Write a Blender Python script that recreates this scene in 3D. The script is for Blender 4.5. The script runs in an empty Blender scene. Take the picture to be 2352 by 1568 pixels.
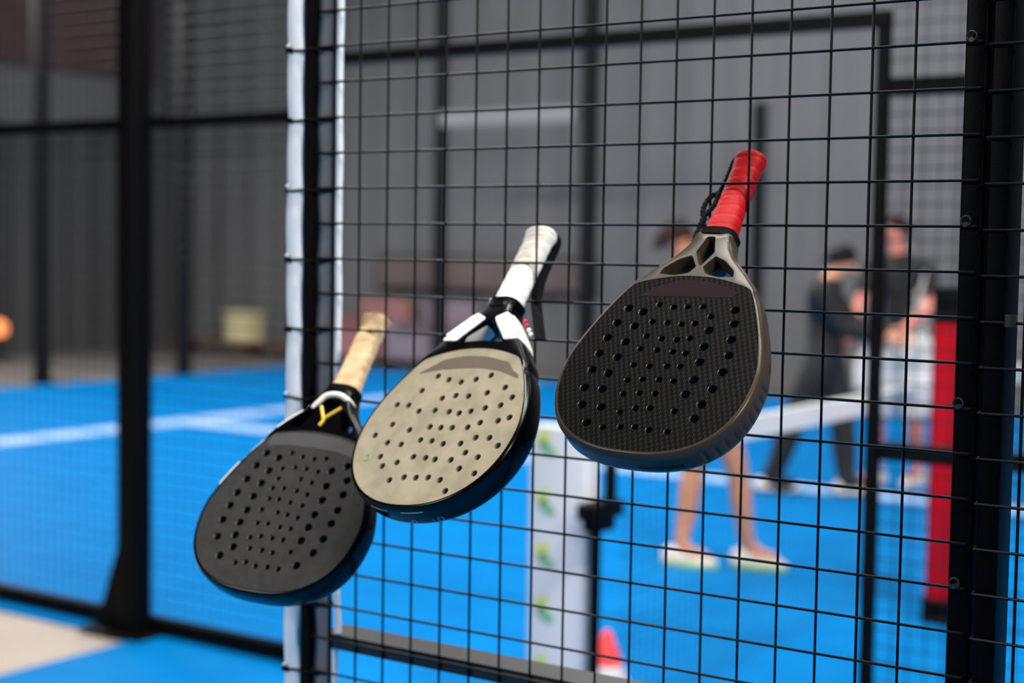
import bpy, bmesh, math, random
from mathutils import Vector, Matrix

random.seed(7)
SC = bpy.context.scene
COL = SC.collection
PI = math.pi

# ------------------------------------------------------------------ materials
def lin(c):
    return tuple((x / 255 / 12.92) if x / 255 <= 0.04045 else ((x / 255 + 0.055) / 1.055) ** 2.4 for x in c)

def mat(name, rgb, rough=0.5, metal=0.0, spec=0.5, noise=0.0, scale=40.0, bump=0.0, coat=0.0, coat_rough=0.1,
        sheen=0.0, emit=None, emit_s=0.0, alpha=1.0, rgb2=None):
    m = bpy.data.materials.new(name)
    m.use_nodes = True
    nt = m.node_tree
    b = nt.nodes['Principled BSDF']
    c = lin(rgb) + (1.0,)
    b.inputs['Base Color'].default_value = c
    b.inputs['Roughness'].default_value = rough
    b.inputs['Metallic'].default_value = metal
    b.inputs['Specular IOR Level'].default_value = spec
    b.inputs['Coat Weight'].default_value = coat
    b.inputs['Coat Roughness'].default_value = coat_rough
    b.inputs['Sheen Weight'].default_value = sheen
    if emit:
        b.inputs['Emission Color'].default_value = lin(emit) + (1,)
        b.inputs['Emission Strength'].default_value = emit_s
    if noise > 0 or bump > 0:
        tc = nt.nodes.new('ShaderNodeTexCoord')
        n = nt.nodes.new('ShaderNodeTexNoise')
        n.inputs['Scale'].default_value = scale
        n.inputs['Detail'].default_value = 4
        nt.links.new(tc.outputs['Object'], n.inputs['Vector'])
        if noise > 0:
            r = nt.nodes.new('ShaderNodeValToRGB')
            c2 = lin(rgb2) if rgb2 else tuple(max(0, x * (1 - noise)) for x in c[:3])
            r.color_ramp.elements[0].position = 0.35
            r.color_ramp.elements[1].position = 0.65
            r.color_ramp.elements[0].color = tuple(c2) + (1,)
            r.color_ramp.elements[1].color = c
            nt.links.new(n.outputs['Fac'], r.inputs['Fac'])
            nt.links.new(r.outputs['Color'], b.inputs['Base Color'])
        if bump > 0:
            bn = nt.nodes.new('ShaderNodeBump')
            bn.inputs['Strength'].default_value = bump
            bn.inputs['Distance'].default_value = 0.002
            nt.links.new(n.outputs['Fac'], bn.inputs['Height'])
            nt.links.new(bn.outputs['Normal'], b.inputs['Normal'])
    return m

def carbon_material(name, dark, light):
    """Twill carbon weave: a checker of slanted tows, in the face's own coordinates."""
    m = mat(name, dark, rough=0.5, spec=0.06)
    nt = m.node_tree
    b = nt.nodes['Principled BSDF']
    tc = nt.nodes.new('ShaderNodeTexCoord')
    mp = nt.nodes.new('ShaderNodeMapping')
    mp.inputs['Scale'].default_value = (1, 1, 1)
    mp.inputs['Rotation'].default_value = (0, 0, math.radians(22))
    nt.links.new(tc.outputs['Object'], mp.inputs['Vector'])
    w1 = nt.nodes.new('ShaderNodeTexWave')
    w1.wave_type = 'BANDS'; w1.bands_direction = 'X'
    w1.inputs['Scale'].default_value = 75
    w2 = nt.nodes.new('ShaderNodeTexWave')
    w2.wave_type = 'BANDS'; w2.bands_direction = 'DIAGONAL'
    w2.inputs['Scale'].default_value = 75
    for w in (w1, w2):
        nt.links.new(mp.outputs['Vector'], w.inputs['Vector'])
    mu = nt.nodes.new('ShaderNodeMath'); mu.operation = 'MULTIPLY'
    nt.links.new(w1.outputs['Fac'], mu.inputs[0]); nt.links.new(w2.outputs['Fac'], mu.inputs[1])
    r = nt.nodes.new('ShaderNodeValToRGB')
    r.color_ramp.elements[0].position = 0.25; r.color_ramp.elements[0].color = lin(dark) + (1,)
    r.color_ramp.elements[1].position = 0.8; r.color_ramp.elements[1].color = lin(light) + (1,)
    nt.links.new(mu.outputs[0], r.inputs['Fac'])
    nt.links.new(r.outputs['Color'], b.inputs['Base Color'])
    bn = nt.nodes.new('ShaderNodeBump'); bn.inputs['Strength'].default_value = 0.5; bn.inputs['Distance'].default_value = 0.001
    nt.links.new(mu.outputs[0], bn.inputs['Height']); nt.links.new(bn.outputs['Normal'], b.inputs['Normal'])
    return m

M = {}
M['wire'] = mat('black_powder_coat_wire', (4, 4, 5), rough=0.4, spec=0.14)
M['black_steel'] = mat('black_powder_coated_steel', (3, 3, 4), rough=0.42, spec=0.05, bump=0.05, scale=300)
M['rail_steel'] = mat('dark_brown_black_rail_steel', (22, 21, 21), rough=0.4, spec=0.5)
M['far_steel'] = mat('far_black_steel', (4, 4, 5), rough=0.55, spec=0.08)
M['far_grey_steel'] = mat('far_grey_black_steel', (24, 24, 25), rough=0.6, spec=0.1)
M['clip_steel'] = mat('dark_zinc_clip', (70, 68, 64), rough=0.3, metal=0.8)
M['chrome'] = mat('zinc_bolt', (150, 148, 140), rough=0.25, metal=1.0)
M['white_foam'] = mat('white_foam_pad', (246, 246, 246), rough=0.45, spec=0.4, noise=0.06, scale=12, rgb2=(232, 238, 242))
M['grey_fabric'] = mat('grey_fabric', (120, 120, 122), rough=0.8, noise=0.1, scale=60)
M['black_fabric'] = mat('black_fabric', (6, 6, 7), rough=0.75, spec=0.08)
M['turf'] = mat('blue_turf', (0, 112, 178), rough=0.6, spec=0.02, noise=0.2, scale=3.0, rgb2=(0, 105, 171))
M['far_floor'] = mat('grey_hall_floor', (96, 90, 86), rough=0.8, noise=0.15, scale=3)
M['line'] = mat('white_line_paint', (150, 182, 222), rough=0.6)
M['concrete'] = mat('beige_concrete', (162, 150, 139), rough=0.7, noise=0.12, scale=4)
M['wall_grey'] = mat('grey_wall_cladding', (100, 100, 101), rough=0.8)
M['wall_dark'] = mat('dark_grey_wall', (66, 66, 67), rough=0.8)
M['wall_red'] = mat('maroon_wall_banner', (78, 58, 58), rough=0.8, noise=0.15, scale=2.0)
M['board_brown'] = mat('brownish_board', (106, 92, 89), rough=0.8, noise=0.2, scale=1.5)
M['wall_light'] = mat('pale_grey_band', (98, 98, 98), rough=0.8)
M['ceiling'] = mat('ceiling_dark', (60, 60, 62), rough=0.9)
M['brown'] = mat('brown_wood', (104, 74, 54), rough=0.6, noise=0.2, scale=9)
M['cream'] = mat('cream_plastic', (205, 195, 150), rough=0.6)
M['red_pad'] = mat('red_vinyl_pad', (168, 1, 22), rough=0.4, spec=0.2)
M['black_rubber'] = mat('black_rubber', (7, 7, 8), rough=0.7, spec=0.06)
M['lime'] = mat('lime_print', (176, 190, 90), rough=0.5)
M['green'] = mat('green_print', (110, 160, 120), rough=0.5)
M['white_panel'] = mat('white_vinyl_panel', (196, 196, 198), rough=0.5)
M['cone_red'] = mat('fluorescent_red', (255, 70, 66), rough=0.5)
M['cone_white'] = mat('cone_white', (230, 222, 222), rough=0.5)
M['net_cord'] = mat('black_net_cord', (18, 20, 24), rough=0.8)
M['tape'] = mat('white_net_tape', (214, 214, 211), rough=0.6)
M['skin_a'] = mat('skin_warm', (205, 140, 105), rough=0.5, spec=0.35)
M['skin_b'] = mat('skin_light', (222, 158, 122), rough=0.5, spec=0.35)
M['skin_c'] = mat('skin_rosy', (214, 132, 116), rough=0.5, spec=0.35)
M['hair'] = mat('black_hair', (10, 8, 7), rough=0.7, spec=0.1)
M['hair_brown'] = mat('dark_brown_hair', (40, 25, 20), rough=0.7, spec=0.1)
M['cloth_black'] = mat('black_sports_cloth', (18, 18, 19), rough=0.8)
M['cloth_navy'] = mat('navy_sports_cloth', (24, 36, 66), rough=0.8)
M['cloth_white'] = mat('white_sports_cloth', (236, 230, 222), rough=0.8, noise=0.1, scale=8, rgb2=(205, 200, 195))
M['cloth_grey'] = mat('grey_sports_cloth', (140, 136, 138), rough=0.8)
M['shoe_white'] = mat('white_shoe', (226, 214, 200), rough=0.5)
M['shoe_sole'] = mat('lime_green_sole', (150, 205, 90), rough=0.5)
M['shoe_dark'] = mat('dark_shoe_sole', (34, 30, 30), rough=0.6)
M['lamp_glow'] = mat('orange_lamp_glow', (255, 150, 80), emit=(255, 150, 90), emit_s=1.3)
M['pink'] = mat('pink_upholstery', (150, 104, 102), rough=0.8)
M['lilac'] = mat('lilac_upholstery', (130, 116, 126), rough=0.8)
M['olive'] = mat('olive_canvas', (120, 118, 96), rough=0.8)
M['sign'] = mat('light_grey_sign_board', (128, 128, 128), rough=0.6)
# rackets
M['bronze'] = mat('bronze_lacquer', (58, 48, 39), rough=0.28, spec=0.2)
M['carbon'] = carbon_material('black_carbon_weave', (3, 3, 3), (16, 16, 16))
M['core_black'] = mat('black_foam_core', (12, 12, 12), rough=0.4, spec=0.6)
M['maroon'] = mat('maroon_print', (30, 16, 19), rough=0.7, spec=0.08)
M['red_grip'] = mat('red_overgrip', (160, 7, 16), rough=0.55, spec=0.16, bump=0.1, scale=200)
M['gloss_black'] = mat('gloss_black_lacquer', (3, 3, 5), rough=0.2, spec=0.22)
M['sand'] = mat('sand_rough_face', (150, 140, 119), rough=0.8, spec=0.15, noise=0.25, scale=38, rgb2=(132, 124, 105), bump=0.2)
M['sand_core'] = mat('grey_foam_core', (96, 90, 80), rough=0.7)
M['taupe'] = mat('taupe_print', (92, 80, 70), rough=0.7, spec=0.2)
M['white_gloss'] = mat('white_gloss', (240, 232, 224), rough=0.35, spec=0.5)
M['white_grip'] = mat('white_overgrip', (244, 236, 224), rough=0.6, noise=0.05, scale=60)
M['charcoal'] = mat('charcoal_rough_face', (48, 47, 46), rough=0.85, spec=0.2, noise=0.2, scale=90, rgb2=(41, 40, 39), bump=0.2)
M['grey_print'] = mat('grey_print', (66, 66, 65), rough=0.75, spec=0.2)
M['tan_grip'] = mat('tan_worn_grip', (214, 184, 142), rough=0.75, noise=0.25, scale=55, rgb2=(186, 150, 112))
M['yellow'] = mat('yellow_lacquer', (214, 178, 60), rough=0.4)
M['outline'] = mat('pale_blue_outline_print', (150, 160, 180), rough=0.5)
M['red_print'] = mat('red_print', (190, 25, 45), rough=0.4)
M['ink'] = mat('black_ink', (3, 3, 5), rough=0.6, spec=0.1)
M['steel_bead'] = mat('clear_zip_bead', (235, 235, 235), rough=0.15, spec=0.8)

# ------------------------------------------------------------------ object helpers
def finish(me, mats, smooth=True, angle=35):
    for m in mats if isinstance(mats, (list, tuple)) else [mats]:
        me.materials.append(m)
    if smooth:
        bm = bmesh.new(); bm.from_mesh(me)
        for f in bm.faces: f.smooth = True
        lim = math.radians(angle)
        for e in bm.edges:
            if len(e.link_faces) == 2:
                e.smooth = e.calc_face_angle(0.0) < lim
            else:
                e.smooth = False
        bm.to_mesh(me); bm.free()

class MB:
    def __init__(s):
        s.v = []; s.f = []; s.mi = []
    def add(s, vs, fs, mi=0):
        o = len(s.v)
        s.v += [tuple(v) for v in vs]
        s.f += [tuple(i + o for i in f) for f in fs]
        s.mi += [mi] * len(fs)
    def box(s, a, b, mi=0):
        (x0, y0, z0), (x1, y1, z1) = a, b
        s.add([(x0, y0, z0), (x1, y0, z0), (x1, y1, z0), (x0, y1, z0), (x0, y0, z1), (x1, y0, z1), (x1, y1, z1), (x0, y1, z1)],
              [(0, 3, 2, 1), (4, 5, 6, 7), (0, 1, 5, 4), (1, 2, 6, 5), (2, 3, 7, 6), (3, 0, 4, 7)], mi)
    def rbox(s, a, b, r, seg=3, mi=0):
        """box with rounded vertical edges (rounded in x-y)"""
        (x0, y0, z0), (x1, y1, z1) = a, b
        ring = []
        for cx, cy, a0 in ((x1 - r, y1 - r, 0), (x0 + r, y1 - r, 90), (x0 + r, y0 + r, 180), (x1 - r, y0 + r, 270)):
            for k in range(seg + 1):
                t = math.radians(a0 + 90 * k / seg)
                ring.append((cx + r * math.cos(t), cy + r * math.sin(t)))
        n = len(ring)
        vs = [(x, y, z0) for x, y in ring] + [(x, y, z1) for x, y in ring]
        fs = [(i, (i + 1) % n, n + (i + 1) % n, n + i) for i in range(n)]
        fs += [tuple(range(n - 1, -1, -1)), tuple(range(n, 2 * n))]
        s.add(vs, fs, mi)
    def tube(s, path, r, n=8, closed=False, cap=True, mi=0, ry=None):
        path = [Vector(p) for p in path]
        m = len(path)
        rr = r if isinstance(r, (list, tuple)) else [r] * m
        vs = []
        up = None
        for i, p in enumerate(path):
            if closed: d = path[(i + 1) % m] - path[i - 1]
            else: d = path[min(i + 1, m - 1)] - path[max(i - 1, 0)]
            d.normalize()
            if up is None:
                up = Vector((0, 0, 1)) if abs(d.z) < 0.9 else Vector((0, 1, 0))
            up = (up - d * up.dot(d)).normalized()
            sd = d.cross(up)
            for k in range(n):
                t = 2 * PI * k / n
                vs.append(p + sd * (rr[i] * math.cos(t)) + up * ((ry or rr[i]) * math.sin(t)))
        fs = []
        for i in range(m if closed else m - 1):
            j = (i + 1) % m
            for k in range(n):
                l = (k + 1) % n
                fs.append((i * n + k, i * n + l, j * n + l, j * n + k))
        if cap and not closed:
            fs.append(tuple(range(n - 1, -1, -1))); fs.append(tuple((m - 1) * n + k for k in range(n)))
        s.add(vs, fs, mi)
    def loft(s, rings, closed_u=True, cap=True, mi=0):
        n = len(rings[0]); m = len(rings)
        vs = [p for r in rings for p in r]
        fs = []
        for i in range(m - 1):
            for k in range(n if closed_u else n - 1):
                l = (k + 1) % n
                fs.append((i * n + k, i * n + l, (i + 1) * n + l, (i + 1) * n + k))
        if cap:
            fs.append(tuple(range(n - 1, -1, -1))); fs.append(tuple((m - 1) * n + k for k in range(n)))
        s.add(vs, fs, mi)
    def lathe(s, prof, c, n=24, mi=0):
        rings = [[(c[0] + r * math.cos(2 * PI * k / n), c[1] + r * math.sin(2 * PI * k / n), c[2] + z) for k in range(n)] for r, z in prof]
        s.loft(rings, mi=mi)
    def sphere(s, c, r, n=12, mi=0, sc=(1, 1, 1)):
        rings = []
        for i in range(1, n // 2 + 1):
            t = PI * i / (n // 2 + 1)
            rings.append([(c[0] + sc[0] * r * math.sin(t) * math.cos(2 * PI * k / n), c[1] + sc[1] * r * math.sin(t) * math.sin(2 * PI * k / n), c[2] - sc[2] * r * math.cos(t)) for k in range(n)])
        s.loft(rings, mi=mi)
    def prism(s, poly, z0, z1, mi=0):
        n = len(poly)
        vs = [(x, y, z0) for x, y in poly] + [(x, y, z1) for x, y in poly]
        fs = [(i, (i + 1) % n, n + (i + 1) % n, n + i) for i in range(n)]
        fs += [tuple(range(n - 1, -1, -1)), tuple(range(n, 2 * n))]
        s.add(vs, fs, mi)
    def build(s, name, m, parent=None, smooth=True, angle=35, origin=None):
        me = bpy.data.meshes.new(name)
        o0 = Vector(origin) if origin else Vector((0, 0, 0))
        me.from_pydata([Vector(v) - o0 for v in s.v], [], s.f)
        ms = m if isinstance(m, (list, tuple)) else [m]
        bm = bmesh.new(); bm.from_mesh(me)
        bmesh.ops.recalc_face_normals(bm, faces=bm.faces)
        bm.to_mesh(me); bm.free()
        for i, p in enumerate(me.polygons): p.material_index = s.mi[i]
        finish(me, ms, smooth, angle)
        o = bpy.data.objects.new(name, me); COL.objects.link(o)
        o.location = o0
        if parent is not None: o.parent = parent
        return o

def tag(o, label=None, cat=None, group=None, kind=None):
    if label: o['label'] = label
    if cat: o['category'] = cat
    if group: o['group'] = group
    if kind: o['kind'] = kind
    return o

def empty(name, loc=(0, 0, 0), label=None, cat=None, group=None):
    o = bpy.data.objects.new(name, None); COL.objects.link(o)
    o.location = loc; o.empty_display_size = 0.05
    return tag(o, label, cat, group)

def copy_tree(o, parent=None):
    c = o.copy(); COL.objects.link(c)
    if parent is not None: c.parent = parent
    for ch in [x for x in bpy.data.objects if x.parent == o]: copy_tree(ch, c)
    return c

# ------------------------------------------------------------------ camera
ZO = 1.832                                     # height of the topmost full horizontal wire above the floor
R_cam = [[0.8268055073769406, 0.5622782361635219, 0.015357021455946291],
         [0.0463111475507698, -0.04083848747270454, -0.9980919274062248],
         [-0.5605782109426753, 0.8259391037345188, -0.05980523671493177]]
cam_d = bpy.data.cameras.new('camera'); cam = bpy.data.objects.new('camera', cam_d); COL.objects.link(cam)
cam_d.sensor_width = 36.0; cam_d.lens = 3541.223 / 2352 * 36
cam_d.clip_start = 0.05; cam_d.clip_end = 200
cr, cd, cf = (Vector(r) for r in R_cam)
mw = Matrix.Identity(4)
for i in range(3):
    mw[i][0] = cr[i]; mw[i][1] = -cd[i]; mw[i][2] = -cf[i]
mw.translation = Vector((1.4545735, -1.67959452, 1.54959255))
cam.matrix_world = mw
cam_d.dof.use_dof = True
cam_d.dof.focus_distance = 1.67
cam_d.dof.aperture_fstop = 3.0
SC.camera = cam

# ------------------------------------------------------------------ the setting
def struct(mb, name, m, **k):
    o = mb.build(name, m, **k); o['kind'] = 'structure'; return o

b = MB(); b.box((-17, -12, -0.15), (14, 16, -0.012)); struct(b, 'floor', M['concrete'])
b = MB(); b.box((-15.99, 2.44, -0.012), (-12.1, 14.98, -0.006)); b.box((-12.1, 13.6, -0.012), (13.9, 14.98, -0.006)); struct(b, 'floor.002', M['far_floor'])
b = MB()
L = [(-12.1, 2.44), (-3.1, 2.44), (-3.1, -9.0), (12.0, -9.0), (12.0, 13.6), (-12.1, 13.6)]
b.prism(L, -0.012, 0.0); struct(b, 'floor.001', M['turf'])
b = MB(); b.box((-8.62, 2.6, 0.0), (-8.30, 13.4, 0.002)); struct(b, 'trim_1', M['line'])
b = MB(); b.box((-8.30, 7.68, 0.0), (11.0, 7.98, 0.002)); struct(b, 'trim_2', M['line'])

# walls: vertical cladding ribs modelled as a corrugated sheet
def corrugated(p0, p1, z0, z1, depth, pitch, name, m):
    d = Vector((p1[0] - p0[0], p1[1] - p0[1], 0)); Ln = d.length; d.normalize(); nrm = Vector((-d.y, d.x, 0))
    pts = []
    s_ = 0.0
    while s_ < Ln:
        for f, q in ((0.0, 0), (0.4, 0), (0.5, 1), (0.9, 1)):
            t = min(s_ + f * pitch, Ln)
            pts.append(Vector((p0[0], p0[1], 0)) + d * t + nrm * (depth * q))
        s_ += pitch
    back = [pts[0] - nrm * 0.25, pts[-1] - nrm * 0.25]
    ring = pts + [back[1], back[0]]
    b = MB(); b.prism([(p.x, p.y) for p in ring], z0, z1)
    return struct(b, name, m, smooth=False)

corrugated((14.2, 15.0), (-16.2, 15.0), -0.012, 8.0, 0.04, 0.6, 'wall_back', M['wall_grey'])
corrugated((-16.0, 16.0), (-16.0, -12.0), -0.012, 8.0, 0.04, 0.5, 'wall_left', M['wall_dark'])
b = MB(); b.box((14.0, -12, -0.012), (14.2, 16, 8)); struct(b, 'wall_right', M['wall_dark'])
b = MB(); b.box((-17, -12.2, -0.012), (14.2, -12, 8)); struct(b, 'wall_front', M['wall_dark'])
b = MB(); b.box((-17, -12.2, 8), (14.2, 16.2, 8.2)); struct(b, 'ceiling', M['ceiling'])
# maroon and pale strips on the left wall, dark plinth strip on the back wall
b = MB(); b.box((-15.95, 6.0, 3.95), (-15.88, 14.4, 6.2)); struct(b, 'trim_3', M['wall_red'])
b = MB(); b.box((-15.95, 6.0, 3.15), (-15.90, 14.4, 3.9)); struct(b, 'trim_4', M['wall_light'])

# ------------------------------------------------------------------ near mesh fence
WR = 0.00175
def mesh_grid(xs, zs, y, x0, x1, z0, z1, bend=None):
    b = MB()
    for x in xs: b.tube([(x, y + WR, z0), (x, y + WR, z1)], WR, 6)
    for z in zs:
        if bend == 'right':
            b.tube([(x0, y - WR, z), (x1 - 0.004, y - WR, z), (x1 - 0.0012, y - WR + 0.0006, z), (x1, y + 0.003, z), (x1, y + 0.010, z)], WR, 8)
        elif bend == 'left':
            b.tube([(x0, y + 0.010, z), (x0, y + 0.003, z), (x0 + 0.0012, y - WR + 0.0006, z), (x0 + 0.004, y - WR, z), (x1, y - WR, z)], WR, 8)
        else:
            b.tube([(x0, y - WR, z), (x1, y - WR, z)], WR, 6)
    return b

rows = [ZO - 0.05 * r for r in range(-23, 36)]
t = empty('mesh_fence_panel', (0.45, 0, 0.06), 'black welded wire mesh panel with three padel rackets pushed through it', 'fence')
off = Vector((0.45, 0, 0.06))
def child(b, name, m, par, **k):
    """build in world coordinates under a parent empty that is only translated"""
    o = b.build(name, m, par, **k)
    o.location = Vector(o.location) - par.location
    return o
g = mesh_grid([0.05 * i for i in range(0, 18)], rows, 0.0, -0.05, 0.9248, 0.06, 3.0, 'right')
child(g, 'wire_mesh', M['wire'], t)
b = MB(); b.box((-0.02, 0.0045, 0.967), (0.904, 0.062, 0.988)); child(b, 'rail', M['rail_steel'], t)
b = MB(); b.box((-0.02, 0.0045, 2.96), (0.904, 0.044, 3.0)); child(b, 'top_rail', M['black_steel'], t)
b = MB(); b.box((-0.02, 0.0045, 0.05), (0.904, 0.044, 0.09)); child(b, 'bottom_rail', M['black_steel'], t)

t2 = empty('mesh_fence_panel', (1.4, 0, 0.06), 'black welded wire mesh panel on the far side of the twin steel post', 'fence')
g = mesh_grid([0.98 + 0.05 * i for i in range(0, 19)], [z - 0.004 for z in rows], 0.0, 0.9325, 1.92, 0.06, 3.0, 'left')
child(g, 'wire_mesh', M['wire'], t2)
b = MB(); b.box((0.962, 0.0045, 2.96), (1.92, 0.044, 3.0)); child(b, 'top_rail', M['black_steel'], t2)

# twin steel posts on the right
def steel_post(name, x0, x1, y1, label, clips):
    p = empty(name, ((x0 + x1) / 2, 0.02, 0), label, 'post')
    b = MB(); b.rbox((x0, 0.0037, 0.0), (x1, y1, 3.05), 0.0025); child(b, 'tube', M['black_steel'], p)
    b = MB(); b.box((x0 - 0.001, 0.0032, 3.05), (x1 + 0.001, y1 + 0.001, 3.062)); child(b, 'cap', M['black_rubber'], p)
    for (cx, cz, kind) in clips:
        b = MB()
        if kind == 'ring':
            pts = [(cx + 0.0055 * math.sin(a), -0.004, cz + 0.006 + 0.0055 * math.cos(a)) for a in [math.radians(-150 + 30 * k) for k in range(11)]]
            b.tube(pts, 0.0011, 6)
            b.tube([(cx, 0.004, cz + 0.002), (cx, -0.006, cz + 0.002)], 0.003, 8)
        else:
            b.rbox((cx - 0.006, -0.007, cz - 0.004), (cx + 0.006, 0.004, cz + 0.009), 0.002)
        child(b, 'clip', M['clip_steel'], p)
    return p
steel_post('fence_post', 0.9045, 0.9285, 0.05, 'slim black steel post carrying the bent wire ends of the racket fence',
           [(0.914, ZO - 0.05 * 1, 'ring'), (0.914, ZO - 0.05 * 5, 'ring'), (0.912, ZO - 0.05 * 9, 'ring'), (0.914, ZO - 0.05 * 13, 'ring')])
steel_post('fence_post', 0.9345, 0.9585, 0.052, 'slim black steel post with a glossy outer side facing the open court',
           [(0.966, ZO - 0.05 * 7 - 0.004, 'block')])

# padded end post on the left
p = empty('padded_post', (-0.04, 0.02, 0), 'black end post wrapped in white foam held by black ties', 'post')
b = MB(); b.rbox((-0.043, 0.006, 0.0), (-0.003, 0.013, 3.05), 0.002); child(b, 'tube', M['rail_steel'], p)
b = MB(); b.box((-0.044, 0.005, 3.05), (-0.002, 0.014, 3.06)); child(b, 'cap', M['black_rubber'], p)
tie_rows = [ZO - 0.10 * k - 0.003 for k in range(-11, 17)]
def tie_d(z):
    """0 at a tie, 1 half way between ties"""
    return abs(math.sin(PI * (z - tie_rows[0]) / 0.10)) ** 0.6
def soft_strip(f, z0, z1, dz=0.00625):
    rings = []; z = z0
    while z <= z1 + 1e-6:
        rings.append([(x, y, z) for x, y in f(tie_d(z), z)]); z += dz
    b = MB(); b.loft(rings); return b
def white_f(d, z):
    w = 0.0015 * d; j = 0.0008 * math.sin(z * 23.0)
    x0, x1 = -0.0805 - w + j, -0.0475 + 0.0008 - 0.002 * d
    return [(x1, -0.004), (x1 - 0.004, -0.0095 - w), (-0.064, -0.0115 - w), (x0 + 0.006, -0.009 - w), (x0, -0.001), (x0, 0.03), (x0 + 0.006, 0.046), (x1, 0.05)]
child(soft_strip(white_f, 0.02, 3.0), 'foam_pad', M['white_foam'], p, angle=50)
def black_f(d, z):
    x1 = -0.0335 + 0.0045 * d + 0.001 * math.sin(z * 17)
    return [(-0.0475, 0.004), (-0.0475, -0.006), (-0.042, -0.008 - 0.002 * d), (x1, -0.0075 - 0.001 * d), (x1 + 0.001, 0.0035), (x1, 0.0055)]
child(soft_strip(black_f, 0.02, 3.0), 'pad_flap', M['black_fabric'], p, angle=50)
def grey_f(d, z):
    return [(-0.031, 0.0058), (-0.031, 0.0045), (-0.015, 0.0035), (-0.0035, 0.0044), (-0.0035, 0.0058)]
child(soft_strip(grey_f, 0.02, 3.0, 0.025), 'pad_lining', M['grey_fabric'], p)['label'] = 'grey lining of the pad'
def trim_f(d, z):
    j = 0.0006 * math.sin(z * 31)
    if 0.985 < z < 1.06: j += 0.006 * (1 - (z - 0.985) / 0.075)
    x1 = 0.0105 + j - 0.0010 * (1 - d)
    return [(0.0022 + j, 0.006), (0.0035 + j, 0.0045), (x1 - 0.002, 0.0045), (x1, 0.0065), (x1, 0.012), (0.0022 + j, 0.012)]
child(soft_strip(trim_f, 0.02, 0.966), 'foam_pad', M['white_foam'], p, angle=50)
child(soft_strip(trim_f, 0.99, 3.0), 'foam_pad', M['white_foam'], p, angle=50)
for k, z in enumerate(tie_rows):
    b = MB()
    path = [(-0.0835, 0.05), (-0.0842, 0.0), (-0.077, -0.0115), (-0.064, -0.0125), (-0.046, -0.0105), (-0.036, -0.0112), (-0.02, 0.0008), (-0.001, 0.0012), (-0.0005, 0.018)]
    b.tube([(x, y, z + 0.0012 * math.sin(i * 1.7 + k)) for i, (x, y) in enumerate(path)], 0.0021, 6, closed=True)
    if k % 3 != 1:
        b.box((-0.0745, -0.0165, z - 0.0035), (-0.0655, -0.0115, z + 0.0035))
    tie = child(b, 'tie', M['black_fabric'], p)
    if k % 3 != 0:
        b = MB(); b.sphere((-0.072, -0.0145, z + 0.0065), 0.0022, 10)
        bd = b.build('tie_bead', M['steel_bead'], tie)

# ------------------------------------------------------------------ rackets
def superellipse(W, b1, b2, n1, n2, ym, n=160, y_cut=None):
    pts = []
    for k in range(n + 1):
        u = 0.5 * PI * k / n
        pts.append((W * math.sin(u) ** (2 / n1), ym - b1 * math.cos(u) ** (2 / n1)))
    for k in range(1, n + 1):
        u = 0.5 * PI * k / n
        q = (W * max(math.cos(u), 0) ** (2 / n2), ym + b2 * math.sin(u) ** (2 / n2))
        if y_cut is not None and q[1] > y_cut: break
        pts.append(q)
    return pts                                   # right side, bottom to top

def resample(poly, step, closed=True):
    P = poly + [poly[0]] if closed else poly
    out = []; acc = 0.0
    Ls = [math.dist(P[i], P[i + 1]) for i in range(len(P) - 1)]
    T = sum(Ls); n = max(8, int(round(T / step))); d = T / n
    i = 0; s0 = 0.0
    for k in range(n if closed else n + 1):
        s = k * d
        while i < len(Ls) - 1 and s0 + Ls[i] < s: s0 += Ls[i]; i += 1
        t = (s - s0) / Ls[i] if Ls[i] > 0 else 0
        out.append((P[i][0] + (P[i + 1][0] - P[i][0]) * t, P[i][1] + (P[i + 1][1] - P[i][1]) * t))
    return out

def smooth2(poly, it=2, closed=True):
    n = len(poly)
    for _ in range(it):
        q = []
        for i in range(n):
            if not closed and i in (0, n - 1): q.append(poly[i]); continue
            a, c, e = poly[i - 1], poly[i], poly[(i + 1) % n]
            q.append(((a[0] + 2 * c[0] + e[0]) / 4, (a[1] + 2 * c[1] + e[1]) / 4))
        poly = q
    return poly

def normals2(poly):
    n = len(poly); out = []
    for i in range(n):
        a, c = poly[i - 1], poly[(i + 1) % n]
        dx, dy = c[0] - a[0], c[1] - a[1]; l = math.hypot(dx, dy) or 1
        out.append((dy / l, -dx / l))            # outward for a counter-clockwise loop
    return out

def offset2(poly, d):
    nn = normals2(poly)
    dd = d if isinstance(d, (list, tuple)) else [d] * len(poly)
    return [(p[0] + n[0] * e, p[1] + n[1] * e) for p, n, e in zip(poly, nn, dd)]

def fill_cap(mb, loops, z, up, mi=0):
    """flat cap with holes: loops[0] is the outline, the others are openings"""
    bm = bmesh.new()
    es = []
    for lp in loops:
        vs = [bm.verts.new((x, y, 0)) for x, y in lp]
        es += [bm.edges.new((vs[i], vs[(i + 1) % len(vs)])) for i in range(len(vs))]
    bmesh.ops.triangle_fill(bm, use_beauty=True, use_dissolve=False, edges=es, normal=(0, 0, 1))
    bm.verts.index_update()
    vs = [(v.co.x, v.co.y, z) for v in bm.verts]
    fs = []
    for f in bm.faces:
        idx = [v.index for v in f.verts]
        f.normal_update()
        if (f.normal.z > 0) != up: idx.reverse()
        fs.append(idx)
    mb.add(vs, fs, mi); bm.free()

def wall_loops(mb, loops, mi=0):
    """loops: list of (poly, z) with the same number of points, joined by quads"""
    n = len(loops[0][0])
    vs = [(x, y, z) for lp, z in loops for x, y in lp]
    fs = []
    for i in range(len(loops) - 1):
        for k in range(n):
            l = (k + 1) % n
            fs.append((i * n + k, i * n + l, (i + 1) * n + l, (i + 1) * n + k))
    mb.add(vs, fs, mi)

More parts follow.
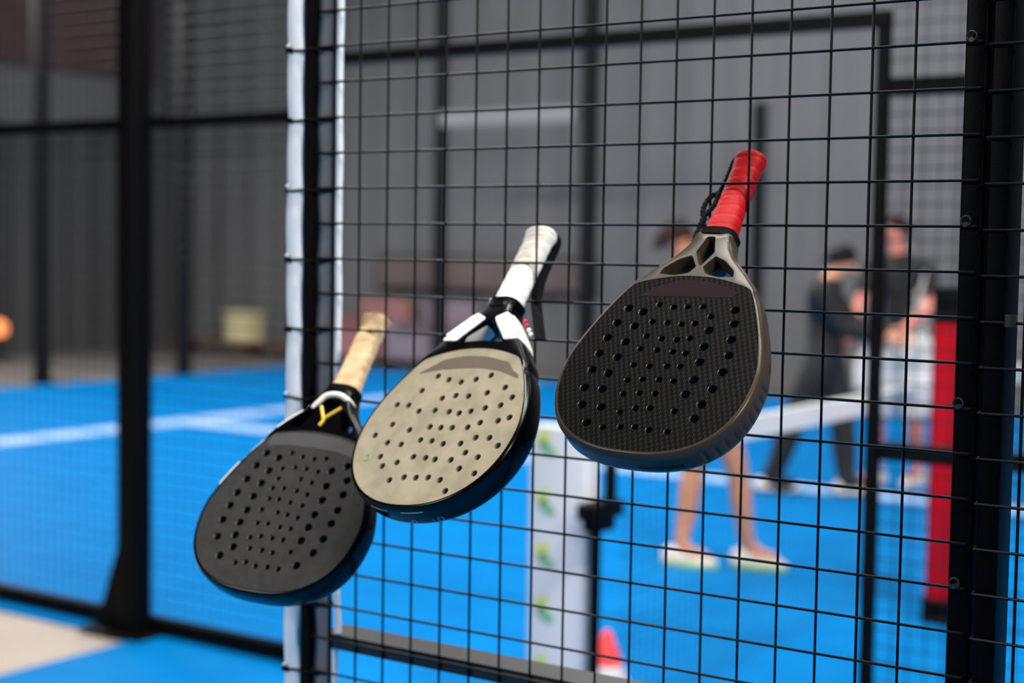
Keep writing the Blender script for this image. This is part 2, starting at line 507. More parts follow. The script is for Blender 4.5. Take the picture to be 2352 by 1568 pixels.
def mm(pts): return [(x * 0.001, y * 0.001) for x, y in pts]

def circle(c, r, n=14): return [(c[0] + r * math.cos(2 * PI * k / n), c[1] + r * math.sin(2 * PI * k / n)) for k in range(n)]

def build_weld(mb, name, m, parent, angle=35):
    me = bpy.data.meshes.new(name)
    me.from_pydata(mb.v, [], mb.f)
    for i, q in enumerate(me.polygons): q.material_index = mb.mi[i]
    bm = bmesh.new(); bm.from_mesh(me)
    bmesh.ops.remove_doubles(bm, verts=bm.verts, dist=2e-5)
    bmesh.ops.recalc_face_normals(bm, faces=bm.faces)
    bm.to_mesh(me); bm.free()
    finish(me, m, True, angle)
    o = bpy.data.objects.new(name, me); COL.objects.link(o); o.parent = parent
    return o

FZ = 0.0180        # half thickness
def racket(spec):
    root = empty('padel_racket', spec['O'], spec['label'], 'racket')
    Rm = Matrix(spec['R']).to_4x4()
    Rm.translation = Vector(spec['O'])
    root.matrix_world = Rm
    W, b1, b2, n1, n2, ym = spec['shape']
    # face outline: superellipse sides closed by a shallow arch
    ytop, kq = spec['arch']
    side = [q for q in superellipse(W, b1, b2, n1, n2, ym) if q[1] < ytop - kq * q[0] * q[0] * 1000]
    xr = side[-1][0]
    arch = [(xr - 2 * xr * k / 40, ytop - kq * 1000 * (xr - 2 * xr * k / 40) ** 2) for k in range(1, 40)]
    face_o = side + arch + [(-x, y) for x, y in reversed(side[1:])]
    face_o = smooth2(resample(face_o, 0.0035), 3)
    # body outline
    yj = spec.get('yj', 0.236)
    s2 = [q for q in superellipse(W, b1, b2, n1, n2, ym) if q[1] <= yj]
    right = []
    nn = [(q[0], q[1]) for q in s2]
    full = nn + [(-x, y) for x, y in reversed(nn[1:])]
    fo = offset2(full, 0.0035)
    right = fo[:len(nn)]
    right[0] = (0.0, right[0][1])
    thr = mm(spec['throat'])
    body = right + thr + [(-x, y) for x, y in reversed(thr)] + [(-x, y) for x, y in reversed(right[1:])]
    body = smooth2(resample(body, spec.get('step', 0.0025)), spec.get('sm', 3))
    groove = [0.0] * len(body)
    gz = [0.0] * len(body)
    prof = [(-0.0020, FZ), (-0.0004, FZ - 0.0007), (0.0011, FZ - 0.0026), (0.0023, FZ - 0.006), (0.0030, FZ - 0.011), (0.0032, 0.0),
            (0.0030, -FZ + 0.011), (0.0023, -FZ + 0.006), (0.0011, -FZ + 0.0026), (-0.0004, -FZ + 0.0007), (-0.0020, -FZ)]
    if spec.get('grooves'):
        prof = [(-0.0020, FZ), (-0.0004, FZ - 0.0007), (0.0011, FZ - 0.0026), (0.0023, FZ - 0.006)] + \
               [(0.0030, FZ - 0.008 - 0.002 * k) for k in range(11)] + \
               [(0.0023, -FZ + 0.006), (0.0011, -FZ + 0.0026), (-0.0004, -FZ + 0.0007), (-0.0020, -FZ)]
        # arc length of the outline, for slanted grooves along the lower right edge
        S = [0.0]
        for i in range(1, len(body)): S.append(S[-1] + math.dist(body[i], body[i - 1]))
        g0, g1 = spec['grooves']
        def gd(i, z):
            s = S[i] + 0.10 * z + 5.0 * z * z
            if not (g0 - 0.004 < s < g1 + 0.004): return 0.0
            ph = ((s - g0) / 0.0125) % 1.0
            fade = max(0.0, min(1.0, (0.0105 - z) / 0.008)) * max(0.0, min(1.0, (z + 0.0125) / 0.004))
            return -0.0016 * fade * math.exp(-((ph - 0.5) / 0.17) ** 2)
    mb = MB()
    loops = []
    for d, z in prof:
        if spec.get('grooves') and abs(z) < FZ - 0.007 and z < FZ - 0.007:
            loops.append((offset2(body, [d + gd(i, z) for i in range(len(body))]), z))
        else:
            loops.append((offset2(body, d), z))
    wall_loops(mb, loops)
    opens = []
    for poly in spec['openings']:
        q = mm(poly)
        area = sum(q[i][0] * q[(i + 1) % len(q)][1] - q[(i + 1) % len(q)][0] * q[i][1] for i in range(len(q)))
        if area < 0: q.reverse()
        q = smooth2(resample(q, 0.0015), 2)
        opens.append(q)
    c = spec.get('chamfer', (0.0018, 0.003))
    for q in opens:
        qi = offset2(q, -c[0])
        wall_loops(mb, [(q, FZ), (qi, FZ - c[1]), (qi, -FZ + c[1]), (q, -FZ)])
    lip = offset2(face_o, 0.0002)
    wall_loops(mb, [(lip, FZ), (lip, FZ - 0.0012)])
    wall_loops(mb, [(lip, -FZ), (lip, -FZ + 0.0012)])
    fill_cap(mb, [loops[0][0], lip] + opens, FZ, True)
    fill_cap(mb, [loops[-1][0], lip] + opens, -FZ, False)
    frame = build_weld(mb, 'frame', M[spec['frame']], root, 40)
    # drilled face (front and back skins joined by the drilled tubes)
    mb = MB()
    zf = FZ - 0.0006
    hol = []
    for h in spec['holes']:
        cx, cy = h[0] * 0.001, h[1] * 0.001
        rad = h[2] if len(h) > 2 else spec['hole_r']
        if any(math.hypot(cx - o[0], cy - o[1]) < rad + o[2] + 0.0025 for o in hol): continue
        if min(math.hypot(cx - q[0], cy - q[1]) for q in face_o) < rad + 0.003: continue
        hol.append((cx, cy, rad))
    loops_h = [circle(h, h[2] + 0.0007) for h in hol]
    fill_cap(mb, [face_o] + loops_h, zf, True, 0)
    fill_cap(mb, [face_o] + loops_h, -zf, False, 0)
    for h in hol:
        wall_loops(mb, [(circle(h, h[2] + 0.0007), zf), (circle(h, h[2]), zf - 0.0008), (circle(h, h[2]), -zf + 0.0008), (circle(h, h[2] + 0.0007), -zf)], 1)
    build_weld(mb, 'face', [M[spec['face']], M[spec['core']]], root, 40)
    # printed band above the drilling
    if spec.get('decal'):
        mb = MB(); q = smooth2(resample(mm(spec['decal']), 0.003), 2)
        mb.prism(q, zf - 0.0002, zf + 0.00025)
        mb.build('printed_band', M[spec['decal_mat']], root)
    # handle: wrapped grip
    y0, y1 = spec['grip'][0] * 0.001, spec['grip'][1] * 0.001
    a, bb = 0.0172 * spec.get('gw', 1.0), 0.0142
    rings = []; N = 28; steps = 90
    for i in range(steps + 1):
        y = y0 + (y1 - y0) * i / steps
        ring = []
        fl = 1.0 + 0.16 * max(0.0, (y - (y1 - 0.022)) / 0.022) ** 1.5
        fl += spec.get('gt', 0.12) * max(0.0, 1 - (y - y0) / 0.05) ** 1.3
        if i == 0 or i == steps: fl *= 0.96
        for k in range(N):
            th = 2 * PI * k / N
            ph = ((y - y0) / 0.0155 + th / (2 * PI)) % 1.0
            rr = 1.0 + 0.035 * (ph ** 0.6) - 0.05 * math.exp(-((ph) / 0.06) ** 2) - 0.05 * math.exp(-((1 - ph) / 0.04) ** 2)
            cx, cz = math.cos(th), math.sin(th)
            se = (abs(cx) ** 2.6 + abs(cz) ** 2.6) ** (-1 / 2.6)
            ring.append((a * se * cx * rr * fl, y, bb * se * cz * rr * fl))
        rings.append(ring)
    mb = MB(); mb.loft(rings); mb.build('grip', M[spec['grip_mat']], root, angle=60)
    # butt cap
    def oval(y, s): return [(a * s * math.cos(2 * PI * k / N), y, bb * min(s, 1.16 if y > 0.4 else 1.3) * math.sin(2 * PI * k / N)) for k in range(N)]
    gc = spec.get('gt', 0.12)
    mb = MB(); mb.loft([oval(y1 - 0.001, 1.13), oval(y1 + 0.002, 1.16), oval(y1 + 0.004, 1.05), oval(y1 + 0.005, 0.8)])
    mb.build('butt_cap', M[spec.get('cap_mat', spec['grip_mat'])], root)
    # collar ring at the foot of the grip
    yc0, yc1 = spec['collar'][0] * 0.001, spec['collar'][1] * 0.001
    def ring_(y, d):
        out = []
        for k in range(N):
            c_, s_ = math.cos(2 * PI * k / N), math.sin(2 * PI * k / N)
            f_ = (abs(c_) ** 3.2 + abs(s_) ** 3.2) ** (-1 / 3.2)
            out.append(((0.0240 + d) * f_ * c_, y, (0.0196 + d) * f_ * s_))
        return out
    mb = MB(); mb.loft([ring_(yc0, -0.002), ring_(yc0 + 0.001, 0), ring_((yc0 + yc1) / 2, -0.0004), ring_(yc1 - 0.001, 0), ring_(yc1, -0.002)])
    mb.build('collar', M[spec['collar_mat']], root)
    return root, body, frame, face_o

def wrap_text(txt, size, body, s_start, z0, name, m, parent, d=0.0034, extrude=0.0003):
    """letters laid on the side of the frame: x runs along the outline, y runs across its thickness"""
    cu = bpy.data.curves.new(name, 'FONT'); cu.body = txt; cu.size = size; cu.resolution_u = 3
    o = bpy.data.objects.new(name, cu); COL.objects.link(o)
    dg = bpy.context.evaluated_depsgraph_get(); dg.update()
    me = bpy.data.meshes.new_from_object(o.evaluated_get(dg))
    bpy.data.objects.remove(o); bpy.data.curves.remove(cu)
    out = offset2(body, d)
    S = [0.0]
    for i in range(1, len(out)): S.append(S[-1] + math.dist(out[i], out[i - 1]))
    def at(s):
        for i in range(1, len(S)):
            if S[i] >= s:
                t = (s - S[i - 1]) / (S[i] - S[i - 1]); return (out[i - 1][0] + (out[i][0] - out[i - 1][0]) * t, out[i - 1][1] + (out[i][1] - out[i - 1][1]) * t)
        return out[-1]
    for v in me.vertices:
        q = at(s_start + v.co.x); v.co = Vector((q[0], q[1], z0 + v.co.y))
    me.materials.clear(); me.materials.append(m)
    t = bpy.data.objects.new(name, me); COL.objects.link(t); t.parent = parent
    return t

def edge_line(body, s0, s1, z, w, name, m, parent, d=0.0033):
    out = offset2(body, d)
    S = [0.0]
    for i in range(1, len(out)): S.append(S[-1] + math.dist(out[i], out[i - 1]))
    pts = [(out[i][0], out[i][1], z) for i in range(len(out)) if s0 <= S[i] <= s1]
    b = MB(); b.tube(pts, w, 6)
    return b.build(name, m, parent)

R_HOLES = [(-68, 201), (-48, 197), (-31, 209), (-12, 206), (5, 208), (24, 209), (64, 207), (-75, 179), (-51, 176), (-31, 184), (-12, 184), (6, 183), (22, 185), (38, 196), (69, 188), (-79, 157), (-54, 153), (-31, 163), (-11, 161), (8, 161), (23, 164), (42, 177), (73, 166), (-81, 134), (-56, 131), (-32, 145), (-11, 145), (9, 144), (25, 143), (44, 154), (77, 145), (-81, 111), (-59, 108), (-32, 122), (-12, 122), (9, 124), (25, 125), (46, 133), (77, 122), (-81, 86), (-58, 86), (-32, 101), (-14, 104), (6, 105), (24, 105), (47, 109), (73, 99), (-75, 63), (-50, 62), (-30, 82), (-11, 85), (8, 86), (44, 89), (67, 78), (-60, 40), (-38, 36), (-25, 58), (-8, 65), (9, 67), (39, 66), (65, 59), (-17, 39), (0, 41), (18, 39), (40, 39)]
M_HOLES = [(-41, 199), (-20, 193), (2, 189), (24, 193), (45, 199), (76, 180), (-56, 176), (-16, 164), (4, 168), (25, 167), (52, 172), (94, 165), (-86, 154), (-66, 153), (-44, 144), (-18, 145), (6, 143), (23, 141), (40, 144), (60, 149), (82, 153), (104, 135), (-77, 123), (-44, 115), (-13, 120), (5, 119), (23, 119), (47, 120), (63, 127), (89, 130), (-97, 106), (-70, 95), (-46, 93), (-18, 100), (1, 99), (21, 95), (48, 96), (67, 105), (88, 105), (106, 94), (-70, 74), (-38, 66), (-16, 75), (4, 74), (20, 72), (45, 72), (62, 83), (84, 77), (-59, 60), (-36, 40), (-15, 45), (4, 45), (23, 46), (43, 43), (64, 60), (90, 54), (59, 28)]
L_HOLES = [(-66, 206), (-44, 201), (-27, 211), (-8, 207), (11, 206), (29, 209), (-73, 185), (-50, 180), (-31, 186), (-12, 190), (6, 190), (25, 188), (45, 192), (66, 202), (-78, 163), (-53, 160), (-30, 170), (4, 174), (23, 171), (47, 169), (74, 181), (-83, 141), (-56, 139), (-32, 155), (-15, 157), (6, 156), (24, 153), (50, 148), (77, 160), (-85, 121), (-56, 118), (-30, 139), (-15, 140), (4, 138), (24, 136), (48, 126), (79, 137), (-86, 99), (-58, 99), (-34, 122), (-8, 121), (8, 120), (25, 118), (47, 107), (78, 117), (-82, 74), (-56, 80), (-31, 102), (-15, 103), (5, 101), (22, 101), (45, 87), (76, 94), (-65, 48), (-51, 63), (-32, 80), (-17, 84), (1, 84), (18, 84), (37, 69), (70, 73), (-25, 65), (-6, 65), (11, 64), (54, 52), (-37, 42), (-22, 45), (-5, 42), (13, 43), (30, 43)]
def big(hs, lim, r): return [(x, y, r) if abs(x) > lim else (x, y) for x, y in hs]

# -- right racket: bronze frame, black carbon face, red grip
spec = dict(O=(0.6312, -0.24083, 1.31707),
            R=[[0.999475, -0.001548, 0.032347], [0.025793, 0.642047, -0.766231], [-0.019582, 0.766664, 0.64175]],
            shape=(0.1161, 0.11, 0.2042, 2.5098, 1.3771, 0.1198), arch=(0.252, 0.0028), yj=0.228,
            label='padel racket with red grip, bronze frame and black carbon face', frame='bronze', face='carbon', core='core_black',
            throat=[(77, 238), (58, 260), (37, 281), (27, 296), (22, 308), (20.5, 319)], gt=0.2,
            openings=[[(-47, 253), (-45, 262), (-30, 276), (-15, 283), (-4, 266), (-11, 256), (-28, 252)],
                      [(47, 253), (45, 262), (30, 276), (15, 283), (4, 266), (11, 256), (28, 252)],
                      [(-5, 312), (5, 312), (12, 288), (1.5, 268), (-1.5, 268), (-12, 288)]],
            chamfer=(0.0038, 0.021), holes=big(R_HOLES, 40, 0.0053), hole_r=0.0039, step=0.0012, sm=8, grooves=(0.080, 0.192),
            decal=[(-62, 219), (-2, 222), (58, 224), (59, 233), (38, 241), (8, 247), (-16, 245), (-42, 236)], decal_mat='maroon',
            grip=(322, 450), grip_mat='red_grip', collar=(316, 328), collar_mat='black_rubber')
rk, body, fr, fo_ = racket(spec)
wrap_text('PERFORMANCE', 0.0076, body, 0.011, -0.0062, 'lettering', M['ink'], rk)
wrap_text('miz', 0.0075, body, 0.216, -0.0070, 'lettering', M['ink'], rk)
cord = [(-6, 453, 2), (-16, 456, 2), (-21, 448, 1), (-22, 436, 0), (-22, 420, 0), (-23, 404, 0), (-24, 396, 0), (-31, 388, 3), (-35, 374, 3), (-33, 360, 3),
        (-28, 352, 3), (-29, 340, 3), (-30, 325, 3), (-27, 308, 4)]
b = MB()
def spline(pts, n=8):
    P = [Vector(q) for q in pts]; out = []
    for i in range(len(P) - 1):
        a, c, d, e = P[max(i - 1, 0)], P[i], P[i + 1], P[min(i + 2, len(P) - 1)]
        for k in range(n):
            t_ = k / n
            out.append(0.5 * ((2 * c) + (d - a) * t_ + (2 * a - 5 * c + 4 * d - e) * t_ ** 2 + (-a + 3 * c - 3 * d + e) * t_ ** 3))
    out.append(P[-1]); return out
def cordtube(pts, r):
    q = spline([Vector(x) * 0.001 for x in pts])
    b.tube(q, [r * (1 + 0.16 * math.sin(i * 1.9)) for i in range(len(q))], 8)
cordtube(cord, 0.0032)
cordtube([(-24, 398, 0), (-22, 388, 4), (-21, 374, 5), (-25, 362, 5), (-29, 352, 4), (-30, 338, 4)], 0.003)
b.build('wrist_cord', M['black_fabric'], rk)

# -- middle racket: gloss black frame, sand face, white grip
spec = dict(O=(0.33202, -0.24511, 1.2296),
            R=[[0.994994, -0.01335, -0.099038], [-0.065933, 0.657038, -0.750969], [0.075098, 0.75374, 0.652868]],
            shape=(0.1225, 0.1132, 0.1618, 2.1983, 1.5936, 0.1193), arch=(0.243, 0.0027), yj=0.205,
            label='padel racket with white grip, gloss black frame and sand coloured face', frame='gloss_black', face='sand', core='sand_core',
            throat=[(88, 222), (74, 240), (57, 261), (38, 283), (26, 300), (21.5, 309), (20, 318)], gw=1.13, gt=0.06,
            openings=[[(-38, 252), (-20, 254), (0, 255), (20, 254), (38, 252), (30, 266), (17, 279), (8, 289), (0, 291), (-8, 289), (-17, 279), (-30, 266)]],
            holes=M_HOLES, hole_r=0.0040,
            decal=[(-76, 203), (-44, 209), (-12, 211), (20, 211), (56, 206), (91, 193), (88, 200), (76, 206), (65, 219), (26, 229), (-8, 231), (-43, 226)], decal_mat='taupe',
            grip=(322, 450), grip_mat='white_grip', collar=(313, 328), collar_mat='gloss_black')
rk, body, fr, fo_ = racket(spec)
for s in (-1, 1):
    q = mm([(s * 62, 257), (s * 40, 283), (s * 24.5, 300), (s * 8.5, 292), (s * 18, 280), (s * 33, 264), (s * 39, 256)])
    if s < 0: q.reverse()
    q = smooth2(resample(q, 0.002), 2)
    q1 = offset2(q, 0.0012)
    mb = MB()
    wall_loops(mb, [(offset2(q, -0.001), FZ + 0.0016), (offset2(q, 0.0006), FZ + 0.001), (offset2(q, 0.004), FZ - 0.008), (offset2(q, 0.0045), 0), (offset2(q, 0.004), -FZ + 0.008), (offset2(q, 0.0006), -FZ - 0.001), (offset2(q, -0.001), -FZ - 0.0016)])
    fill_cap(mb, [offset2(q, -0.001)], FZ + 0.0016, True); fill_cap(mb, [offset2(q, -0.001)], -FZ - 0.0016, False)
    for dx_, dy_ in ((3.5, 3.0), (-6.0, -5.5)):
        a0_ = Vector((s * (54 + dx_), 262 + dy_ * 0.6, 18.6)) * 0.001; a1_ = Vector((s * (25 + dx_ * 0.6), 293 + dy_ * 0.5, 18.6)) * 0.001
        mb.tube([a0_.lerp(a1_, k / 8) for k in range(9)], 0.0034, 10, ry=0.0020)
    sl = build_weld(mb, 'throat_sleeve', M['white_gloss'], rk, 40)
    if s > 0:
        for k, (x, y) in enumerate(((44, 296), (50, 289), (57, 281), (63, 274))):
            b = MB(); b.sphere((x * 0.001 + 0.0012, y * 0.001, 0.004), 0.0028, 10)
            b.build('stud', M['red_print'] if k < 2 else M['white_gloss'], rk)
# faint outline of the side graphics
edge_line(body, 0.030 - 0.03, 0.034, 0.010, 0.0005, 'side_print', M['outline'], rk)
S_tot = sum(math.dist(body[i], body[i - 1]) for i in range(len(body)))
edge_line(body, S_tot - 0.034, S_tot, 0.010, 0.0005, 'side_print', M['outline'], rk)
wrap_text('O', 0.011, body, 0.004, -0.0125, 'lettering', M['outline'], rk)
wrap_text('ii', 0.009, body, 0.022, -0.0125, 'lettering', M['red_print'], rk)
wrap_text('/ O', 0.012, body, 0.036, -0.0125, 'lettering', M['outline'], rk)
# small green ring mark on the face
b = MB(); b.tube([(-0.0905 + 0.0045 * math.cos(a), 0.072 + 0.0045 * math.sin(a), FZ - 0.0005) for a in [2 * PI * k / 18 for k in range(18)]], 0.0006, 6, closed=True)
b.build('ring_mark', M['green'], rk)
# flat black wrist strap behind the grip
b = MB()
st = spline([Vector(q) * 0.001 for q in [(10, 453, -6), (16, 448, -14), (13, 420, -19), (13, 388, -21), (20, 355, -23), (38, 320, -24), (56, 288, -24)]])
b.tube(st, 0.0075, 8, ry=0.0016)
b.build('wrist_strap', M['black_fabric'], rk)

# -- left racket: gloss black frame, charcoal face, tan grip
spec = dict(O=(0.08701, -0.24943, 1.09356),
            R=[[0.991015, -0.051585, 0.123406], [0.128818, 0.616427, -0.776803], [-0.035999, 0.78572, 0.617534]],
            shape=(0.1216, 0.109, 0.19, 2.4908, 1.3469, 0.1184), arch=(0.248, 0.0021), yj=0.224,
            label='padel racket with tan grip, black frame and charcoal face, hanging lowest by the padded post', frame='gloss_black', face='charcoal', core='core_black',
            throat=[(78, 237), (60, 258), (38, 280), (27, 296), (22, 308), (20, 318)], gw=1.08, gt=0.12,
            openings=[[(50, 252), (47, 263), (26, 283), (20, 280), (28, 262), (34, 252)], [(-50, 252), (-47, 263), (-26, 283), (-20, 280), (-28, 262), (-34, 252)],
                      [(-14, 291), (0, 276), (14, 291), (8, 300), (-8, 300)]],
            chamfer=(0.0030, 0.009), holes=big(L_HOLES, 43, 0.0053), hole_r=0.0034,
            decal=[(-72, 218), (-40, 222), (0, 223), (40, 221), (74, 213), (74, 222), (66, 234), (36, 242), (0, 244), (-40, 242), (-70, 235)], decal_mat='grey_print',
            grip=(325, 450), grip_mat='tan_grip', collar=(316, 327), collar_mat='black_rubber', cap_mat='brown')
rk, body, fr, fo_ = racket(spec)
# white band across the shoulders of the throat
def oval2(y, a, bb, N=28): return [(a * math.cos(2 * PI * k / N), y, bb * math.sin(2 * PI * k / N)) for k in range(N)]
b = MB()
band = spline([Vector(q) * 0.001 for q in [(-27, 285, 15), (-20, 294, 18), (-13, 303, 19.5), (-2, 306.5, 20.5), (10, 306.5, 20.5), (18, 304, 18.5), (23.5, 302, 10), (25, 298, -2), (24.5, 293, -12)]])
b.tube(band, 0.0040, 10)
b.build('throat_band', M['white_gloss'], rk)
b = MB()
z = FZ + 0.0008
b.tube([(-0.013, 0.287, z), (-0.003, 0.271, z), (0.0, 0.265, z), (-0.003, 0.257, z)], 0.0024, 8)
b.tube([(-0.001, 0.268, z), (0.010, 0.279, z), (0.019, 0.288, z)], 0.0022, 8)
b.build('throat_emblem', M['yellow'], rk)
# highlight modelled as white strips on the upper left of the frame
S_tot = sum(math.dist(body[i], body[i - 1]) for i in range(len(body)))
S_acc = [0.0]
for i in range(1, len(body)): S_acc.append(S_acc[-1] + math.dist(body[i], body[i - 1]))
def strip_on_edge(x0, y0, x1, y1):
    i0 = min(range(len(body)), key=lambda i: math.dist(body[i], (x0, y0)))
    i1 = min(range(len(body)), key=lambda i: math.dist(body[i], (x1, y1)))
    lo, hi = sorted((i0, i1))
    pts = [(q[0], q[1], 0.0135) for q in offset2(body, 0.0016)[lo:hi]]
    b = MB(); b.tube(pts, 0.0024, 8); b.build('edge_highlight', M['white_gloss'], rk)
strip_on_edge(-0.121, 0.150, -0.104, 0.188)
strip_on_edge(-0.070, 0.245, -0.040, 0.278)

# ------------------------------------------------------------------ second court's fence (beyond the aisle)
F2 = 2.52
def coarse_mesh(x0, x1, z0, z1, y, r=0.002, step=0.05):
    b = MB()
    n = int(round((x1 - x0) / step))
    for i in range(n + 1):
        x = x0 + (x1 - x0) * i / n; b.tube([(x, y + r, z0), (x, y + r, z1)], r, 4)
    m_ = int(round((z1 - z0) / step))
    for i in range(m_ + 1):
        z = z0 + (z1 - z0) * i / m_; b.tube([(x0, y - r, z), (x1, y - r, z)], r, 4)
    return b
def fence2(x0, x1, label, rails, z1=3.0):
    p = empty('mesh_fence_panel', ((x0 + x1) / 2, F2, 0), label, 'fence')
    child(coarse_mesh(x0, x1, 0.03, z1, F2), 'wire_mesh', M['wire'], p)
    for z, h in rails:
        b = MB(); b.box((x0, F2 + 0.006, z - h / 2), (x1, F2 + 0.05, z + h / 2)); child(b, 'rail', M['far_steel'], p)
    return p
fence2(-9.0, -3.26, 'black mesh fence running away on the outer side of the broad far post', [(2.02, 0.05), (0.04, 0.06), (2.98, 0.05)])
fence2(-3.14, -2.36, 'narrow black mesh fence between the broad far post and the doorway', [(2.02, 0.05), (0.04, 0.06), (2.98, 0.05)])
fence2(-0.126, 2.4, 'black mesh fence between the doorway and the red column', [(2.02, 0.05), (0.99, 0.05), (0.04, 0.06), (2.98, 0.05)])

p = empty('steel_post', (-3.2, F2, 0), 'broad black steel post with a triangular foot gusset, beyond the aisle', 'post')
b = MB(); b.rbox((-3.25, F2 - 0.05, 0), (-3.15, F2 + 0.05, 4.2), 0.008); child(b, 'tube', M['far_steel'], p)
b = MB(); b.box((-3.4, F2 - 0.12, 0), (-3.05, F2 + 0.12, 0.012)); child(b, 'base_plate', M['far_steel'], p)
b = MB()
b.add([(-3.25, F2 - 0.04, 0.012), (-3.38, F2 - 0.04, 0.012), (-3.25, F2 - 0.04, 0.36), (-3.25, F2 - 0.02, 0.012), (-3.38, F2 - 0.02, 0.012), (-3.25, F2 - 0.02, 0.36)],
      [(0, 1, 2), (5, 4, 3), (0, 3, 4, 1), (1, 4, 5, 2), (2, 5, 3, 0)])
child(b, 'gusset', M['far_steel'], p)

p = empty('door_frame', (-1.2, F2, 0), 'black steel doorway frame standing open behind the rackets', 'door frame')
b = MB(); b.box((-2.36, F2 - 0.02, 2.188), (-0.129, F2 + 0.02, 2.232)); child(b, 'lintel', M['far_steel'], p)
b = MB(); b.box((-0.164, F2 - 0.016, 0), (-0.129, F2 + 0.016, 2.2)); child(b, 'jamb', M['far_steel'], p)
b = MB(); b.box((-2.36, F2 - 0.025, 0), (-2.31, F2 + 0.025, 2.2)); child(b, 'jamb', M['far_steel'], p)
p = empty('tall_rod', (0.066, F2 + 0.1, 0), 'thin dark upright rod in front of the far mesh, near the twin posts', 'rod')
b = MB(); b.tube([(0.066, F2 + 0.1, 0), (0.066, F2 + 0.1, 1.97)], 0.009, 8); child(b, 'rod', M['far_steel'], p)
b = MB(); b.lathe([(0.05, 0), (0.05, 0.015), (0.012, 0.02)], (0.066, F2 + 0.1, 0)); child(b, 'foot', M['far_steel'], p)

# ------------------------------------------------------------------ net, net post, white pad, cone, red column
NX = -1.03
p = empty('padel_net', (NX, 7.5, 0), 'black padel net with a broad white top tape', 'net')
b = MB()
y = 2.66
while y < 12.4:
    b.tube([(NX, y, 0.02), (NX, y, 0.86)], 0.0011, 4); y += 0.045
z = 0.02
while z < 0.86:
    b.tube([(NX, 2.62, z), (NX, 12.4, z)], 0.0011, 4); z += 0.045
child(b, 'netting', M['net_cord'], p)
b = MB(); b.box((NX - 0.012, 2.62, 0.855), (NX + 0.012, 12.4, 0.94)); child(b, 'top_tape', M['tape'], p)
p = empty('net_post', (NX, 2.55, 0), 'black net post with a clamp block and offset upper tube', 'post')
b = MB(); b.tube([(NX, 2.468, 0), (NX, 2.468, 0.70)], 0.018, 12); child(b, 'lower_tube', M['far_steel'], p)
b = MB(); b.tube([(NX, 2.556, 0.70), (NX, 2.556, 0.97)], 0.021, 12); child(b, 'upper_tube', M['far_steel'], p)
b = MB(); b.rbox((NX - 0.03, 2.43, 0.665), (NX + 0.03, 2.545, 0.715), 0.008); b.rbox((NX - 0.035, 2.40, 0.705), (NX + 0.035, 2.59, 0.755), 0.01)
child(b, 'clamp', M['far_steel'], p)
b = MB(); b.tube([(NX - 0.0, 2.405, 0.73), (NX - 0.0, 2.375, 0.73)], 0.014, 10); child(b, 'crank', M['far_steel'], p)
b = MB(); b.lathe([(0.035, 0), (0.035, 0.02), (0.028, 0.05), (0.02, 0.06)], (NX, 2.468, 0)); child(b, 'foot', M['black_rubber'], p)

p = empty('banner_pad', (-1.18, F2, 0), 'tall white padded panel with a column of lime leaf marks', 'banner')
b = MB(); b.rbox((-1.297, F2 - 0.045, 0.02), (-1.068, F2 + 0.045, 0.98), 0.02); child(b, 'panel', M['white_panel'], p)
for zc in (0.925, 0.735, 0.56, 0.385, 0.19):
    b = MB()
    def leaf(cx, cz, a, c, ang, mi):
        pts = []
        for k in range(20):
            th = 2 * PI * k / 20; x = a * math.cos(th); w = c * math.sin(th) * (1 - 0.35 * math.cos(th))
            pts.append((cx + x * math.cos(ang) - w * math.sin(ang), cz + x * math.sin(ang) + w * math.cos(ang)))
        n = len(pts)
        vs = [(x, F2 - 0.0455, zz) for x, zz in pts] + [(x, F2 - 0.0475, zz) for x, zz in pts]
        b.add(vs, [tuple(range(n)), tuple(range(2 * n - 1, n - 1, -1))] + [(i, (i + 1) % n, n + (i + 1) % n, n + i) for i in range(n)], mi)
    leaf(-1.232, zc + 0.022, 0.03, 0.02, 0.9, 0)
    leaf(-1.216, zc - 0.018, 0.036, 0.019, -0.5, 1)
    child(b, 'leaf_mark', [M['lime'], M['green']], p)

p = empty('marker_cone', (-1.235, 2.9, 0), 'small red and white marker cone behind the net post', 'cone')
c0 = (-1.235, 2.9, 0)
b = MB(); b.lathe([(0.105, 0.0), (0.105, 0.012), (0.092, 0.016), (0.056, 0.115)], c0, 28); child(b, 'cone_body', M['cone_white'], p)
b = MB(); b.lathe([(0.0565, 0.115), (0.056, 0.118), (0.017, 0.222), (0.011, 0.23), (0.004, 0.23)], c0, 28); child(b, 'cone_tip', M['cone_red'], p)

rx, ry = -0.598, 4.725
p = empty('red_column', (rx, ry, 0), 'red vinyl covered column with black foot and black cap', 'column')
b = MB(); b.rbox((rx - 0.115, ry - 0.09, 0.11), (rx + 0.115, ry + 0.09, 1.27), 0.02); child(b, 'cover', M['red_pad'], p)
b = MB(); b.rbox((rx - 0.125, ry - 0.10, 0.0), (rx + 0.125, ry + 0.10, 0.11), 0.02); child(b, 'foot', M['black_rubber'], p)
b = MB(); b.rbox((rx - 0.12, ry - 0.095, 1.27), (rx + 0.12, ry + 0.095, 1.42), 0.03); child(b, 'cap', M['black_rubber'], p)

